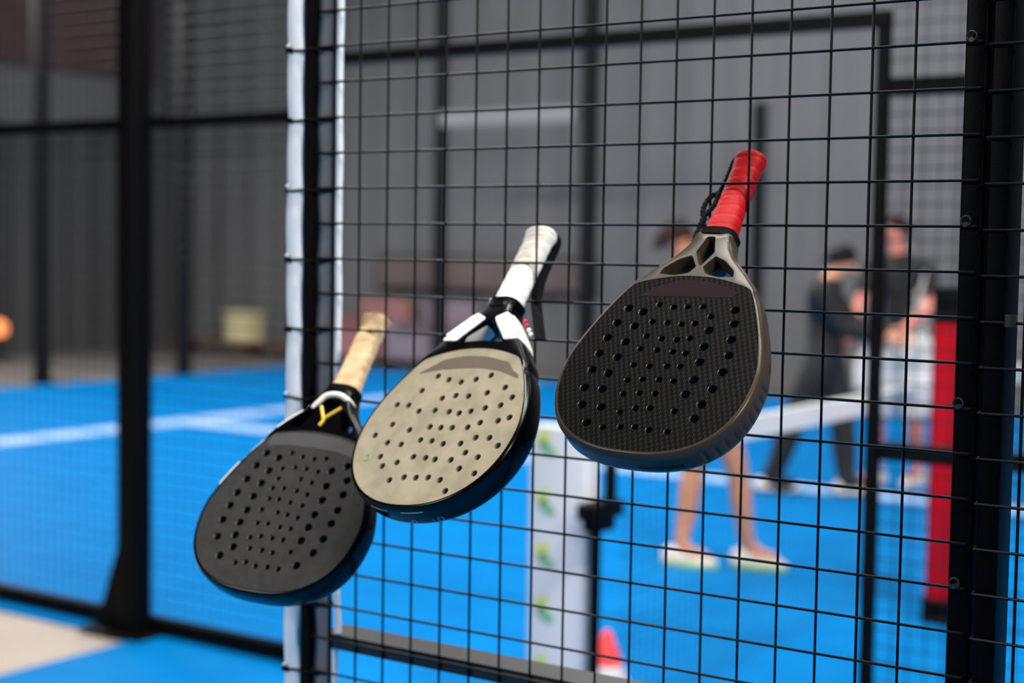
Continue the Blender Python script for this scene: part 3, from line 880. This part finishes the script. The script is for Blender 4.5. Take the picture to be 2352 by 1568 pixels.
# ------------------------------------------------------------------ far side fence and end wall posts
def far_post(x, y, label, group=None, h=3.2, w=0.1):
    p = empty('far_post', (x, y, 0), label, 'post', group)
    b = MB(); b.rbox((x - w / 2, y - w / 2, 0), (x + w / 2, y + w / 2, h), 0.01); child(b, 'tube', M['far_grey_steel'], p)
    b = MB(); b.box((x - 0.11, y - 0.11, 0), (x + 0.11, y + 0.11, 0.012)); child(b, 'base_plate', M['far_steel'], p)
    return p
far_post(-9.95, 13.5, 'dark upright post against the back wall above the middle racket handle', h=5.0, w=0.13)
far_post(-7.82, 13.5, 'dark upright post against the back wall between the white and the red grips', h=7.9, w=0.16)
far_post(-5.69, 13.5, 'dark upright post ending low against the back wall beside the red grip', h=3.15, w=0.13)
far_post(-12.25, 9.36, 'thin dark post at the far court end, nearer the outer wall', h=7.5, w=0.14)
far_post(-12.05, 11.27, 'thin dark post at the far court end, beside the broad post', h=4.6, w=0.14)
p = empty('sign_board', (-8.9, 13.42, 3.05), 'long pale grey board between two dark posts high on the far side', 'board')
b = MB(); b.box((-9.85, 13.36, 3.02), (-7.95, 13.40, 3.19)); child(b, 'board', M['sign'], p)
b = MB(); b.box((-9.87, 13.40, 3.06), (-7.92, 13.42, 3.14)); child(b, 'bracket', M['far_steel'], p)

p = empty('wooden_bench', (-13.4, 14.3, 0), 'low brown wooden bench along the dark back wall', 'bench')
b = MB(); b.box((-15.3, 14.0, 0.14), (-12.4, 14.5, 0.19)); child(b, 'seat', M['brown'], p)
for x in (-15.1, -13.8, -12.6):
    b = MB(); b.box((x - 0.04, 14.05, -0.012), (x + 0.04, 14.45, 0.14)); child(b, 'leg', M['brown'], p)
p = empty('storage_box', (-13.95, 14.25, 0.19), 'cream storage box standing on the brown wooden bench', 'box')
b = MB(); b.rbox((-14.17, 14.08, 0.19), (-13.74, 14.42, 0.56), 0.02); child(b, 'box_body', M['cream'], p)
b = MB(); b.rbox((-14.19, 14.06, 0.56), (-13.72, 14.44, 0.61), 0.02); child(b, 'lid', M['cream'], p)
p = empty('floor_lamp', (-15.2, 9.55, -0.012), 'small orange glowing lamp by the outer wall at the frame edge', 'lamp')
lx, ly = -15.2, 11.05
b = MB(); b.lathe([(0.14, 0), (0.14, 0.02), (0.02, 0.04), (0.015, 0.32)], (lx, ly, -0.012)); child(b, 'base', M['far_steel'], p)
b = MB(); b.sphere((lx, ly, 0.42), 0.12, 16); child(b, 'lamp_shade', M['lamp_glow'], p)

def armchair(x, y, m, label, s=1.0):
    p = empty('armchair', (x, y, -0.012), label, 'chair', None)
    b = MB(); b.rbox((x - 0.42 * s, y - 0.4, 0.12), (x + 0.42 * s, y + 0.35, 0.42), 0.06); child(b, 'seat', m, p)
    b = MB(); b.rbox((x - 0.42 * s, y + 0.3, 0.12), (x + 0.42 * s, y + 0.48, 0.85), 0.06); child(b, 'backrest', m, p)
    for q in (-1, 1):
        b = MB(); b.rbox((x + q * 0.42 * s - 0.07, y - 0.4, 0.12), (x + q * 0.42 * s + 0.07, y + 0.4, 0.6), 0.05); child(b, 'armrest', m, p)
    for q in (-1, 1):
        for w in (-0.3, 0.35):
            b = MB(); b.tube([(x + q * 0.36 * s, y + w, -0.012), (x + q * 0.36 * s, y + w, 0.13)], 0.02, 8); child(b, 'leg', M['far_steel'], p)
    return p
armchair(-11.65, 14.2, M['pink'], 'pink armchair by the back wall behind the tan racket grip')
armchair(-10.55, 14.2, M['lilac'], 'lilac grey armchair by the back wall beside the pink one')
p = empty('notice_board', (-9.9, 14.85, 1.0), 'brownish notice board on the back wall above the armchairs', 'board')
b = MB(); b.box((-12.0, 14.84, 1.02), (-8.6, 14.9, 1.42)); child(b, 'board', M['board_brown'], p)
b = MB(); b.box((-12.05, 14.87, 0.99), (-8.55, 14.92, 1.45)); child(b, 'frame', M['far_steel'], p)

# ------------------------------------------------------------------ people
def skin_obj(name, verts, edges, m, parent, root=0, levels=2, seg_smooth=True):
    me = bpy.data.meshes.new(name)
    me.from_pydata([v[:3] for v in verts], edges, [])
    o = bpy.data.objects.new(name, me); COL.objects.link(o)
    sk = o.modifiers.new('skin', 'SKIN'); sk.use_smooth_shade = True; sk.branch_smoothing = 0.6
    lay = me.skin_vertices[0].data if me.skin_vertices else None
    if lay is None:
        bm = bmesh.new(); bm.from_mesh(me); bm.verts.layers.skin.verify(); bm.to_mesh(me); bm.free()
        lay = me.skin_vertices[0].data
    for i, v in enumerate(verts):
        r = v[3]; lay[i].radius = r if isinstance(r, tuple) else (r, r)
        lay[i].use_root = (i == root)
    ss = o.modifiers.new('sub', 'SUBSURF'); ss.levels = levels; ss.render_levels = levels
    dg = bpy.context.evaluated_depsgraph_get(); dg.update()
    nm = bpy.data.meshes.new_from_object(o.evaluated_get(dg))
    nm.name = name
    o.modifiers.clear()
    old = o.data; o.data = nm; bpy.data.meshes.remove(old)
    nm.materials.clear(); nm.materials.append(m)
    for q in nm.polygons: q.use_smooth = True
    o.parent = parent
    return o

class Sk:
    def __init__(s): s.v = []; s.e = []
    def p(s, co, r, prev=None):
        s.v.append((co[0], co[1], co[2], r)); i = len(s.v) - 1
        if prev is not None: s.e.append((prev, i))
        return i
    def chain(s, pts, prev=None):
        ids = []
        for co, r in pts: prev = s.p(co, r, prev); ids.append(prev)
        return ids

def lerp(a, c, t): return Vector(a) * (1 - t) + Vector(c) * t

def hand(s, wrist, idx, d, side, curl=0.5):
    """palm plus four unequal fingers and a side thumb; d = pointing direction, side = direction of the thumb"""
    d = Vector(d).normalized(); side = Vector(side); side = (side - d * side.dot(d)).normalized(); nrm = d.cross(side)
    w = Vector(wrist)
    palm = s.p(w + d * 0.045, 0.026, idx)
    kn = s.p(w + d * 0.085, 0.027, palm)
    for k, ln in enumerate((0.072, 0.080, 0.074, 0.058)):
        b0 = w + d * 0.092 + side * (0.030 - 0.020 * k)
        i = s.p(b0, 0.009, kn)
        i = s.p(b0 + d * ln * 0.45 + nrm * (0.012 * curl), 0.0085, i)
        i = s.p(b0 + d * ln * 0.8 + nrm * (0.034 * curl), 0.008, i)
        s.p(b0 + d * ln * 0.92 + nrm * (0.055 * curl), 0.007, i)
    i = s.p(w + d * 0.04 + side * 0.034, 0.011, palm)
    i = s.p(w + d * 0.065 + side * 0.052, 0.010, i)
    s.p(w + d * 0.095 + side * 0.055 + nrm * 0.01, 0.008, i)

def person(name, J, look, cols, label):
    """J: joints in world coordinates. One continuous body; hair and clothing are children."""
    base = (Vector(J['footL']) + Vector(J['footR'])) * 0.5; base.z = 0
    root = empty(name, base, label, 'person')
    W = lambda k: Vector(J[k]) - base
    look = Vector(look).normalized()
    s = Sk()
    pel = s.p(W('pelvis'), 0.118)
    sp = W('pelvis'); nk = W('neck')
    waist = s.p(lerp(sp, nk, 0.36), 0.105, pel)
    chest = s.p(lerp(sp, nk, 0.72), 0.118, waist)
    nb = s.p(lerp(sp, nk, 0.93), 0.082, chest)
    neck = s.p(nk + (W('head') - nk) * 0.25, 0.055, nb)
    hd = W('head')
    jaw = s.p(lerp(nk, hd, 0.72) + look * 0.018, 0.066, neck)
    mid = s.p(hd + look * 0.008, (0.080, 0.092), jaw)
    s.p(hd + (hd - nk).normalized() * 0.075 - look * 0.01, 0.070, mid)
    nose = s.p(hd + look * 0.085 - Vector((0, 0, 0.012)), 0.016, mid)
    s.p(hd + look * 0.108 - Vector((0, 0, 0.03)), 0.012, nose)
    lat = look.cross(Vector((0, 0, 1))).normalized()
    for q in (-1, 1): s.p(hd + lat * (q * 0.088) - look * 0.01, 0.016, mid)
    for S in 'LR':
        sh = s.p(W('shoulder' + S), 0.056, chest)
        el = s.chain([(lerp(W('shoulder' + S), W('elbow' + S), 0.45), 0.046), (W('elbow' + S), 0.038), (lerp(W('elbow' + S), W('hand' + S), 0.35), 0.038), (W('hand' + S), 0.027)], sh)
        d = W('hand' + S) - W('elbow' + S)
        hand(s, W('hand' + S), el[-1], d, Vector((0, 0, 1)) + look * 0.2, 0.6)
        hip = s.p(W('hip' + S), 0.098, pel)
        leg = s.chain([(lerp(W('hip' + S), W('knee' + S), 0.5), 0.080), (W('knee' + S), 0.058), (lerp(W('knee' + S), W('foot' + S), 0.3), 0.060), (lerp(W('knee' + S), W('foot' + S), 0.7), 0.042), (W('foot' + S) + Vector((0, 0, 0.085)), 0.038)], hip)
        td = Vector(J['toe' + S]).normalized()
        f = s.p(W('foot' + S) + td * 0.05 + Vector((0, 0, 0.05)), 0.036, leg[-1])
        s.p(W('foot' + S) + td * 0.15 + Vector((0, 0, 0.03)), 0.026, f)
    body_o = skin_obj('body', s.v, s.e, cols['skin'], root, pel)
    segs = []
    def seg(a, b_, kind): segs.append((Vector(a), Vector(b_), kind))
    seg(sp - Vector((0, 0, 0.02)), lerp(sp, nk, 0.18), 'hips'); seg(lerp(sp, nk, 0.2), lerp(sp, nk, 0.95), 'torso'); seg(lerp(sp, nk, 1.06), hd + (hd - nk) * 0.5, 'head')
    for S in 'LR':
        seg(lerp(lerp(sp, nk, 0.8), W('shoulder' + S), 0.5), W('shoulder' + S), 'torso')
        seg(W('shoulder' + S), lerp(W('shoulder' + S), W('elbow' + S), 0.62), 'upper'); seg(lerp(W('shoulder' + S), W('elbow' + S), 0.68), W('elbow' + S), 'fore')
        seg(W('elbow' + S), lerp(W('elbow' + S), W('hand' + S), 0.9), 'fore'); seg(lerp(W('elbow' + S), W('hand' + S), 0.97), W('hand' + S) + (W('hand' + S) - W('elbow' + S)).normalized() * 0.2, 'hand')
        kf = min(cols.get('short', 0.8), 1.0)
        seg(W('hip' + S), lerp(W('hip' + S), W('knee' + S), kf), 'thigh'); seg(lerp(W('hip' + S), W('knee' + S), kf + 0.05), lerp(W('knee' + S), W('foot' + S), 0.88), 'shin')
        seg(lerp(W('knee' + S), W('foot' + S), 0.95), W('foot' + S), 'foot')
    def nearest(p):
        best = None
        for a, b_, kd in segs:
            d_ = b_ - a; t_ = max(0, min(1, (p - a).dot(d_) / max(d_.length_squared, 1e-9)))
            q = (p - a - d_ * t_).length
            if best is None or q < best[0]: best = (q, kd)
        return best[1]
    kinds = [nearest(v.co) for v in body_o.data.vertices]
    def garment(name, want, off, m):
        keep = [f for f in body_o.data.polygons if sum(kinds[i] in want for i in f.vertices) * 2 >= len(f.vertices)]
        idx = {}
        for f in keep:
            for i in f.vertices: idx.setdefault(i, len(idx))
        vs = [None] * len(idx)
        for i, j in idx.items():
            v = body_o.data.vertices[i]; vs[j] = v.co + v.normal * off
        me = bpy.data.meshes.new(name); me.from_pydata(vs, [], [[idx[i] for i in f.vertices] for f in keep])
        me.materials.append(m)
        for q in me.polygons: q.use_smooth = True
        o = bpy.data.objects.new(name, me); COL.objects.link(o); o.parent = root
        sd = o.modifiers.new('thickness', 'SOLIDIFY'); sd.thickness = 0.006; sd.offset = 1
        return o
    # hair: a cap over the skull
    b = MB()
    up = (hd - nk).normalized()
    up = (Vector((0, 0, 1)) - look * look.z).normalized()
    bx = look - up * look.dot(up); bx.normalize(); by = up.cross(bx)
    rings = []
    for i in range(7):
        t_ = i / 6 * 0.5 * PI
        ring = []
        for k in range(20):
            a = 2 * PI * k / 20
            back = 1.0 - 0.5 * (1 + math.cos(a))          # 0 in front, 1 behind
            drop = -0.01 - 0.085 * back * (1 - i / 6)
            rr = 0.104 * math.cos(t_) + 0.004
            ring.append(hd + bx * (rr * (0.82 if math.cos(a) > 0 else 1.02) * math.cos(a) - 0.012) + by * (rr * 0.92 * math.sin(a)) + up * (0.04 + 0.088 * math.sin(t_) + drop))
        rings.append(ring)
    b.loft(rings); b.build('hair', cols['hair'], root)
    for q in (-1, 1):
        b = MB(); b.sphere(hd + look * 0.088 + lat * (q * 0.032) + Vector((0, 0, 0.008)), 0.011, 8); b.build('eye', M['hair'], root)
    b = MB(); m0 = lerp(nk, hd, 0.66) + look * 0.086
    b.tube([m0 - lat * 0.022, m0 + look * 0.004, m0 + lat * 0.022], 0.005, 6); b.build('mouth', M['pink'], root)
    garment('top', ('torso', 'upper', 'fore') if cols.get('sleeve') == 'long' else ('torso', 'upper'), 0.018, cols['top'])
    garment('trousers' if cols.get('legs') == 'long' else 'shorts', ('hips', 'thigh', 'shin') if cols.get('legs') == 'long' else ('hips', 'thigh'), cols.get('loose', 0.02), cols['bottom'])
    if cols.get('bib'):
        l2 = (W('shoulderR') - W('shoulderL')).normalized()
        s = Sk(); i = s.p(lerp(sp, nk, 0.12) + l2 * 0.085 + look * 0.02, 0.105); i = s.p(lerp(sp, nk, 0.7) + l2 * 0.10 + look * 0.02, 0.10, i)
        s.p(W('shoulderR') + Vector((0, 0, 0.005)), 0.092, i)
        skin_obj('vest', s.v, s.e, M['cloth_white'], root, 0)
    for S in 'LR':
        td = Vector(J['toe' + S]).normalized(); sd = td.cross(Vector((0, 0, 1)))
        f = W('foot' + S); f.z = 0
        rings = []
        for t_, w_, h_ in ((-0.085, 0.024, 0.075), (-0.07, 0.034, 0.092), (-0.02, 0.037, 0.098), (0.03, 0.039, 0.085), (0.09, 0.044, 0.066), (0.14, 0.042, 0.052), (0.175, 0.030, 0.042), (0.185, 0.016, 0.035)):
            ring = []
            for k in range(14):
                a = 2 * PI * k / 14
                ring.append(f + td * t_ + sd * (w_ * math.cos(a)) + Vector((0, 0, 0.022 + (h_ - 0.02) * max(0, math.sin(a)) - 0.004 * max(0, -math.sin(a)))))
            rings.append(ring)
        b = MB(); b.loft(rings); sh = b.build('shoe', cols['shoe'], root)
        out = []
        for k in range(28):
            a = 2 * PI * k / 28
            w_ = 0.047 if math.cos(a) > 0 else 0.040
            out.append(f + td * (0.05 + 0.142 * math.cos(a)) + sd * (w_ * math.sin(a)))
        b = MB(); b.loft([[q + Vector((0, 0, 0.002)) for q in out], [q + Vector((0, 0, 0.024)) for q in out]])
        b.build('sole', cols['sole'], sh)
    return root

# player standing behind the right racket, facing along the net
fx, fy = -1.96, 5.10
def P(dx, dy, z): return (fx + dx, fy + dy, z)
person('person', dict(pelvis=P(0.02, 0, 0.93), neck=P(-0.14, 0.0, 1.46), head=P(-0.20, -0.02, 1.60),
    shoulderL=P(-0.12, 0.19, 1.40), shoulderR=P(-0.05, -0.17, 1.40), elbowL=P(-0.14, 0.24, 1.14), elbowR=P(-0.10, -0.22, 1.14),
    handL=P(-0.06, 0.24, 0.90), handR=P(-0.02, -0.22, 0.90), hipL=P(-0.01, 0.10, 0.88), hipR=P(0.05, -0.09, 0.88),
    kneeL=P(-0.11, 0.04, 0.49), kneeR=P(0.14, 0.02, 0.49), footL=(-2.09, 5.05, 0.02), footR=(-1.79, 5.21, 0.02), toeL=(0.96, 0.25, 0), toeR=(0.96, 0.25, 0)),
    (0.95, 0.1, -0.1), dict(skin=M['skin_a'], hair=M['hair_brown'], top=M['cloth_navy'], bottom=M['cloth_navy'], shoe=M['shoe_white'], sole=M['shoe_sole'], short=0.5),
    'bare legged person in white shoes with green soles, standing behind the red gripped racket')

# player in black leaning over the net
def Q(dx, dy, z): return (-2.53 + dx, 7.57 + dy, z)
person('person', dict(pelvis=Q(0.09, 0.11, 0.93), neck=Q(0.08, 0.11, 1.38), head=Q(0.16, 0.16, 1.50),
    shoulderL=Q(0.0, 0.28, 1.33), shoulderR=Q(0.09, -0.09, 1.33), elbowL=Q(0.16, 0.36, 1.10), elbowR=Q(0.22, 0.0, 1.08),
    handL=Q(0.40, 0.40, 1.04), handR=Q(0.44, 0.22, 1.02), hipL=Q(0.06, 0.20, 0.88), hipR=Q(0.11, 0.02, 0.88),
    kneeL=Q(0.18, 0.18, 0.48), kneeR=Q(-0.06, -0.03, 0.50), footL=(-2.28, 7.68, 0.02), footR=(-2.74, 7.50, 0.02), toeL=(0.95, 0.3, 0), toeR=(0.9, 0.3, 0)),
    (0.88, 0.30, -0.36), dict(skin=M['skin_b'], hair=M['hair'], top=M['cloth_black'], bottom=M['cloth_black'], shoe=M['shoe_white'], sole=M['shoe_dark'], sleeve='long', legs='long'),
    'person in black top and black trousers leaning forward with hands out')

# player in white shorts facing the one in black
def T_(dx, dy, z): return (-2.22 + dx, 8.34 + dy, z)
person('person', dict(pelvis=T_(0.05, 0.02, 0.93), neck=T_(0.0, 0, 1.55), head=T_(-0.02, -0.02, 1.715),
    shoulderL=T_(-0.14, -0.12, 1.48), shoulderR=T_(0.15, 0.12, 1.48), elbowL=T_(-0.17, -0.26, 1.21), elbowR=T_(0.22, 0.02, 1.19),
    handL=T_(-0.16, -0.42, 1.02), handR=T_(0.10, -0.22, 1.05), hipL=T_(-0.04, -0.05, 0.88), hipR=T_(0.13, 0.08, 0.88),
    kneeL=T_(-0.10, -0.06, 0.49), kneeR=T_(0.12, 0.06, 0.49), footL=(-2.32, 8.30, 0.02), footR=(-2.08, 8.44, 0.02), toeL=(-0.35, -0.93, 0), toeR=(-0.2, -0.97, 0)),
    (-0.5, -0.85, -0.1), dict(skin=M['skin_c'], hair=M['hair_brown'], top=M['cloth_black'], bottom=M['cloth_white'], shoe=M['shoe_white'], sole=M['cone_white'], short=1.0, loose=0.045, bib=1),
    'person in loose white shorts, black top and white vest side, facing the one in black')

# white towel hanging from the joined hands of the two players at the net
b = MB(); hx = Vector(Q(0.34, 0.24, 0.99)); tl = Vector((0.8268, 0.5622, 0)); tn = Vector((-0.5622, 0.8268, 0))
rings = []
for k in range(14):
    zz = -0.30 * k / 13
    wv = 0.05 + 0.06 * min(1, k / 6)
    front = [hx + tl * (wv * u) + tn * (0.016 * math.sin(u * 5 + k * 0.3)) + Vector((0, 0, zz)) for u in [-1 + 0.2 * q for q in range(11)]]
    back = [q + tn * 0.014 for q in reversed(front)]
    rings.append(front + back)
b.loft(rings)
tag(b.build('towel', M['cloth_white'], origin=tuple(hx)), 'white towel hanging down between the two people at the net', 'towel')

# ------------------------------------------------------------------ light
def area(name, loc, sx, sy, power, col=(1, 1, 1), rot=(0, 0, 0)):
    l = bpy.data.lights.new(name, 'AREA'); l.shape = 'RECTANGLE'; l.size = sx; l.size_y = sy; l.energy = power; l.color = col
    o = bpy.data.objects.new(name, l); COL.objects.link(o); o.location = loc; o.rotation_euler = rot
    return o
area('hall_lamp_near', (0.3, -0.42, 6.8), 5.0, 0.22, 500, (1, 0.97, 0.92))
for x, y_, pw in ((-9.5, 5.0, 620), (-9.5, 10.0, 90), (-5.0, 5.0, 340), (-5.0, 10.5, 330), (-0.5, 5.0, 120), (-0.5, 10.5, 260), (4.0, 5.0, 70), (4.0, 10.5, 150)):
    area('hall_lamp', (x, y_, 7.6), 2.4, 0.5, pw, (1, 0.98, 0.96))
aim = (Vector((-0.1, 0, 1.5)) - Vector((-4.0, -7.5, 4.6)))
area('hall_lamp_front', (-4.0, -7.5, 4.6), 2.4, 1.0, 300, (1, 0.98, 0.95), aim.to_track_quat('-Z', 'Y').to_euler())
aim = (Vector((0.6, 0, 1.5)) - Vector((5.8, -1.9, 4.6)))
area('hall_lamp_front', (5.8, -1.9, 4.6), 2.0, 0.5, 300, (1, 0.96, 0.9), aim.to_track_quat('-Z', 'Y').to_euler())
aim = (Vector((-8.5, 6.5, 0)) - Vector((-15.2, 9.2, 4.9)))
area('added_fill_light', (-15.2, 9.2, 4.9), 1.6, 0.5, 420, (1, 0.99, 0.97), aim.to_track_quat('-Z', 'Y').to_euler())  # unseen light added to brighten the far left of the court floor
aim = (Vector((-2.3, 8.0, 1.0)) - Vector((2.6, 1.2, 5.6)))
area('added_fill_light', (2.6, 1.2, 5.6), 1.6, 0.5, 460, (1, 0.97, 0.93), aim.to_track_quat('-Z', 'Y').to_euler())  # unseen light added to lift the players' whites and the net tape
w = bpy.data.worlds.new('world'); SC.world = w; w.use_nodes = True
w.node_tree.nodes['Background'].inputs[0].default_value = (0.5, 0.52, 0.55, 1)
w.node_tree.nodes['Background'].inputs[1].default_value = 0.04

vs = SC.view_settings
vs.view_transform = 'Standard'; vs.look = 'None'; vs.exposure = 0.0; vs.gamma = 1.0; vs.use_curve_mapping = False
